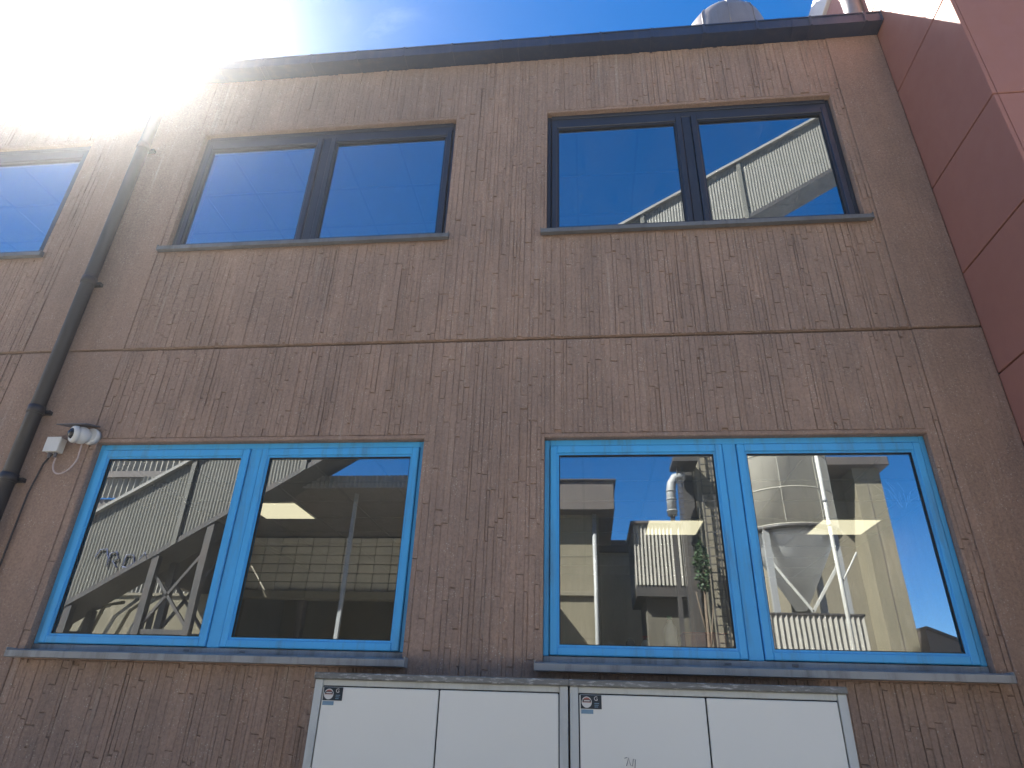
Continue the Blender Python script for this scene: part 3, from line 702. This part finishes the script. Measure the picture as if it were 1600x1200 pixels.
o = thing('steel_post', 'slim pale steel post in front of the open shed, mirrored in the left window', 'post', (-4.75, -8.6, 0))
MB().bar((-4.72, -8.6, .02), (-4.72, -8.6, 5.75), .07, .07).build('shaft', M['zinc'], o); MB().bbox(-4.82, -4.62, -8.7, -8.5, 0, .019, .003).build('base_plate', M['dark_steel'], o)

# corrugated shed at the far left with faded blue lettering
CS = thing('corrugated_shed', 'grey corrugated shed with ribbed clerestory strip, mirrored at far left behind the conveyor', 'shed', (-11.5, -10, 0))
corrugated(MB(), -16.5, -9.0, -11.95, 4.12, 6.1, .11, .022).build('front_sheet', M['corr_pale'], CS, fixn=False)
MB().box(-16.5, -9.0, -15.5, -12.0, 0, 6.08).build('body', M['corr'], CS)
corrugated(MB(), -17.5, -9.3, -11.5, 6.6, 9.2, .16, .035).build('clerestory_sheet', M['corr_pale'], CS, fixn=False)
MB().box(-17.5, -9.3, -15.0, -11.56, 6.12, 6.58).build('eaves', M['fascia'], CS)
MB().box(-17.5, -9.3, -11.55, -11.4, 7.15, 7.32).build('rail', M['fascia'], CS)
lt = MB(); yy = -7.478
def mark(dx, dz, pts): lt.tube([(dx + x_, yy, dz + z_) for x_, z_ in pts], .013, 6)
mark(-9.28, 4.15, [(0, 0), (.06, .14), (.2, .16), (.26, .02), (.34, -.06)])
mark(-8.98, 3.98, [(0, 0), (0, .24), (.12, .28), (.2, .15), (.1, .1), (.22, -.02)])
mark(-8.66, 3.98, [(0, 0), (.02, .22), (.16, .22), (.22, .08), (.1, -.02), (0, 0)])
mark(-8.36, 4.12, [(0, 0), (.08, .13), (.16, 0)])
lt.build('painted_mark', M['blue_letter'], GA)
wb = thing('white_tank', 'small white tank on a stand before the corrugated shed, mirrored at the left', 'tank', (-10.45, -8.5, 0))
MB().lathe((-10.42, -8.5, 3.66), [(.17, 0), (.18, .02), (.18, .30), (.15, .33)], 20).build('vessel', M['white'], wb)
for dx, dy in ((-.14, -.14), (.14, -.14), (-.14, .14), (.14, .14)): MB().bar((-10.42 + dx, -8.5 + dy, 0), (-10.42 + dx, -8.5 + dy, 3.655), .04).build('leg', M['dark_steel'], wb)
br = thing('beige_wall', 'sunlit beige yard wall behind the trestles, mirrored low in the left window', 'wall', (-8, -11, 0))
MB().box(-14.2, -8.6, -11.2, -11.0, 0, 4.02).build('wall_panel', M['beige'], br); MB().box(-14.2, -8.6, -11.25, -10.95, 4.021, 4.08).build('coping', M['beige_dull'], br)
pj = thing('pipe_bundle', 'tangle of pale pipes and a tarpaulin heap low in the left mirrored yard', 'pipes', (-9.3, -8.4, 0))
for k in range(6):
    a_ = (-10.3 + k * .28, -8.4 + .05 * k, 2.0); MB().tube([a_, (a_[0] + .35, -8.3, 3.2 + .1 * (k % 3)), (a_[0] + .7, -8.35, 3.35 + .06 * k)], .035, 8).build('pipe', M['zinc'] if k % 2 else M['beige'], pj)
MB().bar((-10.4, -8.4, 0), (-10.3, -8.4, 2.05), .1).bar((-8.3, -8.4, 0), (-8.4, -8.35, 3.3), .1).bar((-10.4, -8.42, 2.0), (-8.3, -8.42, 2.0), .08).build('rack', M['dark_steel'], pj)

# left beige building
LB = thing('beige_building', 'beige flat roofed building with dark overhanging fascia, mirrored in the right window', 'building', (-1.4, -12, 0))
MB().box(-2.9, .40, -17.5, -14.0, 0, 6.89).build('wall', M['beige'], LB)
MB().bbox(-3.1, .84, -17.7, -13.5, 6.891, 7.72, .02).build('fascia', M['fascia'], LB)
MB().bbox(-3.15, .90, -17.75, -13.44, 7.721, 7.77, .008).build('roof_edge', M['dark_steel'], LB)
MB().bbox(-2.9, .40, -13.999, -13.91, 4.66, 4.77, .01).build('ledge', M['beige_dull'], LB)
MB().tube([(.28, -13.9, .1), (.28, -13.9, 6.885)], .06, 10).build('downpipe', M['zinc'], LB)
jl = MB()
for z_ in (.9, 1.8, 2.7, 3.6, 5.7): jl.box(-2.9, .2, -13.9995, -13.994, z_, z_ + .02)
for x_ in (-2.1, -.9): jl.box(x_, x_ + .02, -13.9995, -13.995, .0, 6.88)
jl.build('render_joint', M['beige_dull'], LB)
# rear wall and projecting corrugated box
RB = thing('rear_building', 'low dull beige building closing the yard behind the corrugated box', 'building', (2.5, -18, 0))
MB().box(.45, 6, -21, -18, 0, 6.75).build('wall', M['shade_fill_render'], RB); MB().bbox(.3, 6.1, -21.1, -17.85, 6.751, 7.15, .02).build('fascia', M['fascia'], RB)
for x_ in (.9, 2.1): MB().box(x_, x_ + .7, -18.0 + .002, -17.97, 2.2, 3.4).build('window', M['cam_dark'], RB)
CB = thing('corrugated_box', 'raised corrugated metal enclosure on a dark beam, mirrored below the ceiling light', 'enclosure', (2.05, -14.5, 0))
corrugated(MB(), 1.36, 2.92, -14.0, 4.98, 6.62, .10, .02).build('front_sheet', M['corr_pale'], CB, fixn=False)
MB().box(1.36, 2.92, -16.5, -14.03, 4.98, 6.6).build('body', M['corr'], CB)
MB().bbox(1.28, 3.0, -16.6, -13.92, 6.625, 6.70, .01).build('roof', M['fascia'], CB)
MB().box(1.36, 2.92, -16.4, -14.02, 4.70, 4.975).build('beam', M['dark_steel'], CB)
MB().box(1.62, 2.92, -16.4, -14.3, 0, 4.695).build('base_wall', M['dark_render'], CB)
# tower with ladder, duct
TW = thing('dark_tower', 'tall grey tower with a caged ladder on its front, mirrored beside the duct', 'tower', (3.1, -13, 0))
MB().box(2.95, 3.55, -13.6, -12.6, 0, 13).build('shaft', M['beige_dull'], TW)
MB().box(2.62, 2.9, -13.5, -12.9, 0, 13).build('column', M['dark_steel'], TW)
ld = MB()
for x_ in (3.05, 3.33): ld.bar((x_, -12.45, .2), (x_, -12.45, 12.9), .035)
ld.build('ladder_rail', M['dark_steel'], TW)
for k in range(60):
    z_ = .4 + k * .2; MB().bar((3.05, -12.45, z_), (3.33, -12.45, z_), .025).build('rung', M['dark_steel'], TW)
MB().bbox(2.3, 2.94, -12.8, -12.0, 7.72, 7.84, .01).build('platform', M['dark_steel'], TW)
DU = thing('bent_duct', 'galvanised duct bending over above the corrugated box, mirrored in the right window', 'duct', (2.2, -12.4, 0))
MB().tube([(2.24, -12.4, 6.4), (2.24, -12.4, 7.05), (2.27, -12.4, 7.25), (2.36, -12.4, 7.4), (2.5, -12.4, 7.46), (2.62, -12.4, 7.46)], .12, 16).build('duct_pipe', M['zinc'], DU)
MB().bar((2.24, -12.4, 0), (2.24, -12.4, 6.4), .1).build('support', M['dark_steel'], DU)
for z_ in (6.5, 6.8, 7.02): MB().tube([(2.24, -12.4, z_), (2.24, -12.4, z_ + .03)], .135, 16).build('flange', M['zinc'], DU)
fd = MB()
for k in range(9): fd.bar((2.42, -12.3, 6.4 + k * .14), (2.56, -12.3, 6.4 + k * .14), .02)
fd.bar((2.42, -12.3, 0), (2.42, -12.3, 7.7), .03).bar((2.56, -12.3, 0), (2.56, -12.3, 7.7), .03)
fd.build('lattice_mast', M['dark_steel'], DU)
# small tree
TR = thing('young_tree', 'narrow green tree growing in the gap beside the dark tower', 'tree', (2.75, -12.2, 0))
MB().tube([(2.78, -12.1, 0), (2.76, -12.1, 3), (2.82, -12.1, 5.6)], [.06, .045, .015], 8).tube([(2.76, -12.1, 3), (2.95, -12.05, 4.2)], [.03, .01], 6).tube([(2.77, -12.1, 3.4), (2.6, -12.15, 4.5)], [.03, .01], 6).build('trunk', M['bark'], TR)
lf = MB(); r3 = random.Random(11)
for k in range(520):
    h = r3.random(); cz = 4.5 + h * 1.2; rr = .2 * math.sin(math.pi * min(1, h * .9 + .1)) ** .7 * r3.random() ** .5; t = r3.uniform(0, 6.28)
    p = Vector((2.78 + rr * math.cos(t), -12.1 + rr * math.sin(t), cz)); a = Vector((r3.gauss(0, 1), r3.gauss(0, 1), r3.gauss(0, .6))).normalized() * .05; b = a.cross(Vector((r3.gauss(0, 1), r3.gauss(0, 1), r3.gauss(0, 1)))).normalized() * .03
    lf.quad(p - a, p + b, p + a, p - b)
lf.build('crown', M['leaf'], TR, fixn=False)

# silo with cone, ring beams, legs
SI = thing('silo', 'large cylindrical metal silo with conical hopper, mirrored in the right window', 'silo', (4.0, -9.0, 0))
sx, sy, sr = 3.98, -9.0, .90
MB().lathe((sx, sy, 0), [(sr, 5.02), (sr, 12.0)], 56).build('vessel', M['silo'], SI)
MB().lathe((sx, sy, 0), [(.10, 3.62), (sr * .86, 4.86), (sr * .93, 4.96)], 56).build('hopper', M['cone'], SI)
for z_ in (5.02, 5.72, 6.42, 7.12, 7.82, 8.5): MB().lathe((sx, sy, z_ - .012), [(sr + .012, 0), (sr + .016, .012), (sr + .012, .024)], 56).build('ring_seam', M['silo_seam'], SI)
MB().lathe((sx, sy, 4.95), [(sr + .03, 0), (sr + .03, .06)], 56).build('ring_beam', M['dark_steel'], SI)
for k in range(8):
    t = 2 * math.pi * k / 8 + .3; z0 = 5.05
    MB().box(-.006, .006, 0, .012, 0, 6.8).build('vertical_seam', M['silo_seam'], SI).matrix_basis = Matrix.Translation((sx + (sr) * math.cos(t) - 4.0 + 4.0, sy + sr * math.sin(t), z0)) @ Matrix.Rotation(t - math.pi / 2, 4, 'Z')
for k in range(4):
    t = math.pi / 4 + k * math.pi / 2; MB().bar((sx + .86 * math.cos(t), sy + .86 * math.sin(t), 0), (sx + .86 * math.cos(t), sy + .86 * math.sin(t), 5.0), .11).build('leg', M['zinc'], SI)
MB().bar((3.40, -8.36, 4.35), (3.98, -8.36, 3.50), .045).bar((3.98, -8.36, 3.50), (4.56, -8.36, 4.35), .045).build('brace', M['pole_white'], SI)
SF = thing('silo_enclosure', 'corrugated sheet enclosure round the foot of the silo, mirrored low in window', 'enclosure', (4, -8.3, 0))
corrugated(MB(), 3.0, 4.75, -8.22, .1, 3.42, .09, .016).build('front_sheet', M['corr_pale'], SF, fixn=False)
MB().bbox(2.98, 4.77, -8.27, -8.20, 3.421, 3.46, .005).build('top_rail', M['dark_steel'], SF)
for x_ in (3.05, 3.9, 4.7): MB().bar((x_, -8.3, 0), (x_, -8.3, 3.42), .06).build('stud', M['dark_steel'], SF)
PO = thing('white_pole', 'tall thin white pole standing just right of the silo, mirrored in window', 'pole', (4.37, -7.9, 0))
MB().tube([(4.37, -7.9, 0), (4.37, -7.9, 7.8)], .036, 10).build('shaft', M['pole_white'], PO)
for z_ in (4.9, 5.35): MB().tube([(4.37, -7.9, z_), (4.37, -7.9, z_ + .06)], .045, 10).build('collar', M['zinc'], PO)
MB().tube([(4.37, -7.9, 3.9), (4.75, -7.95, 4.45)], .018, 6).build('side_arm', M['pole_white'], PO)
# beige tower block on the right
TB = thing('beige_tower_block', 'tall beige block with dark roof slab and a proud corner strip, mirrored at right', 'building', (6.8, -15, 0))
MB().box(5.75, 7.06, -18, -13.8, 0, 7.86).build('wall', M['beige_dull'], TB)
MB().box(7.061, 7.72, -18, -13.0, 0, 7.86).build('corner_strip', M['beige'], TB)
MB().bbox(5.6, 7.92, -18.2, -12.75, 7.861, 8.1, .02).build('roof_slab', M['fascia'], TB)
MB().box(7.36, 7.375, -13.003, -12.995, 0, 7.86).build('panel_joint', M['fascia'], TB)
LR = thing('low_shed', 'low dark shed with sloping roof right of the beige block, mirrored at the sill', 'shed', (8.6, -13, 0))
m_ = MB(); m_.v += [(7.73, -15, 0), (9.6, -15, 0), (9.6, -12.6, 0), (7.73, -12.6, 0), (7.73, -15, 3.8), (9.6, -15, 3.05), (9.6, -12.6, 3.05), (7.73, -12.6, 3.8)]
for q in ((0, 3, 2, 1), (4, 5, 6, 7), (0, 1, 5, 4), (1, 2, 6, 5), (2, 3, 7, 6), (3, 0, 4, 7)): m_.f.append(q); m_.mi.append(0); m_.sm.append(False)
m_.build('body', M['fascia'], LR)
m_ = MB(); m_.v += [(7.725, -15.1, 3.81), (9.7, -15.1, 3.02), (9.7, -12.5, 3.02), (7.725, -12.5, 3.81), (7.725, -15.1, 3.87), (9.7, -15.1, 3.08), (9.7, -12.5, 3.08), (7.725, -12.5, 3.87)]
for q in ((0, 3, 2, 1), (4, 5, 6, 7), (0, 1, 5, 4), (1, 2, 6, 5), (2, 3, 7, 6), (3, 0, 4, 7)): m_.f.append(q); m_.mi.append(0); m_.sm.append(False)
m_.build('roof_sheet', M['dark_steel'], LR)
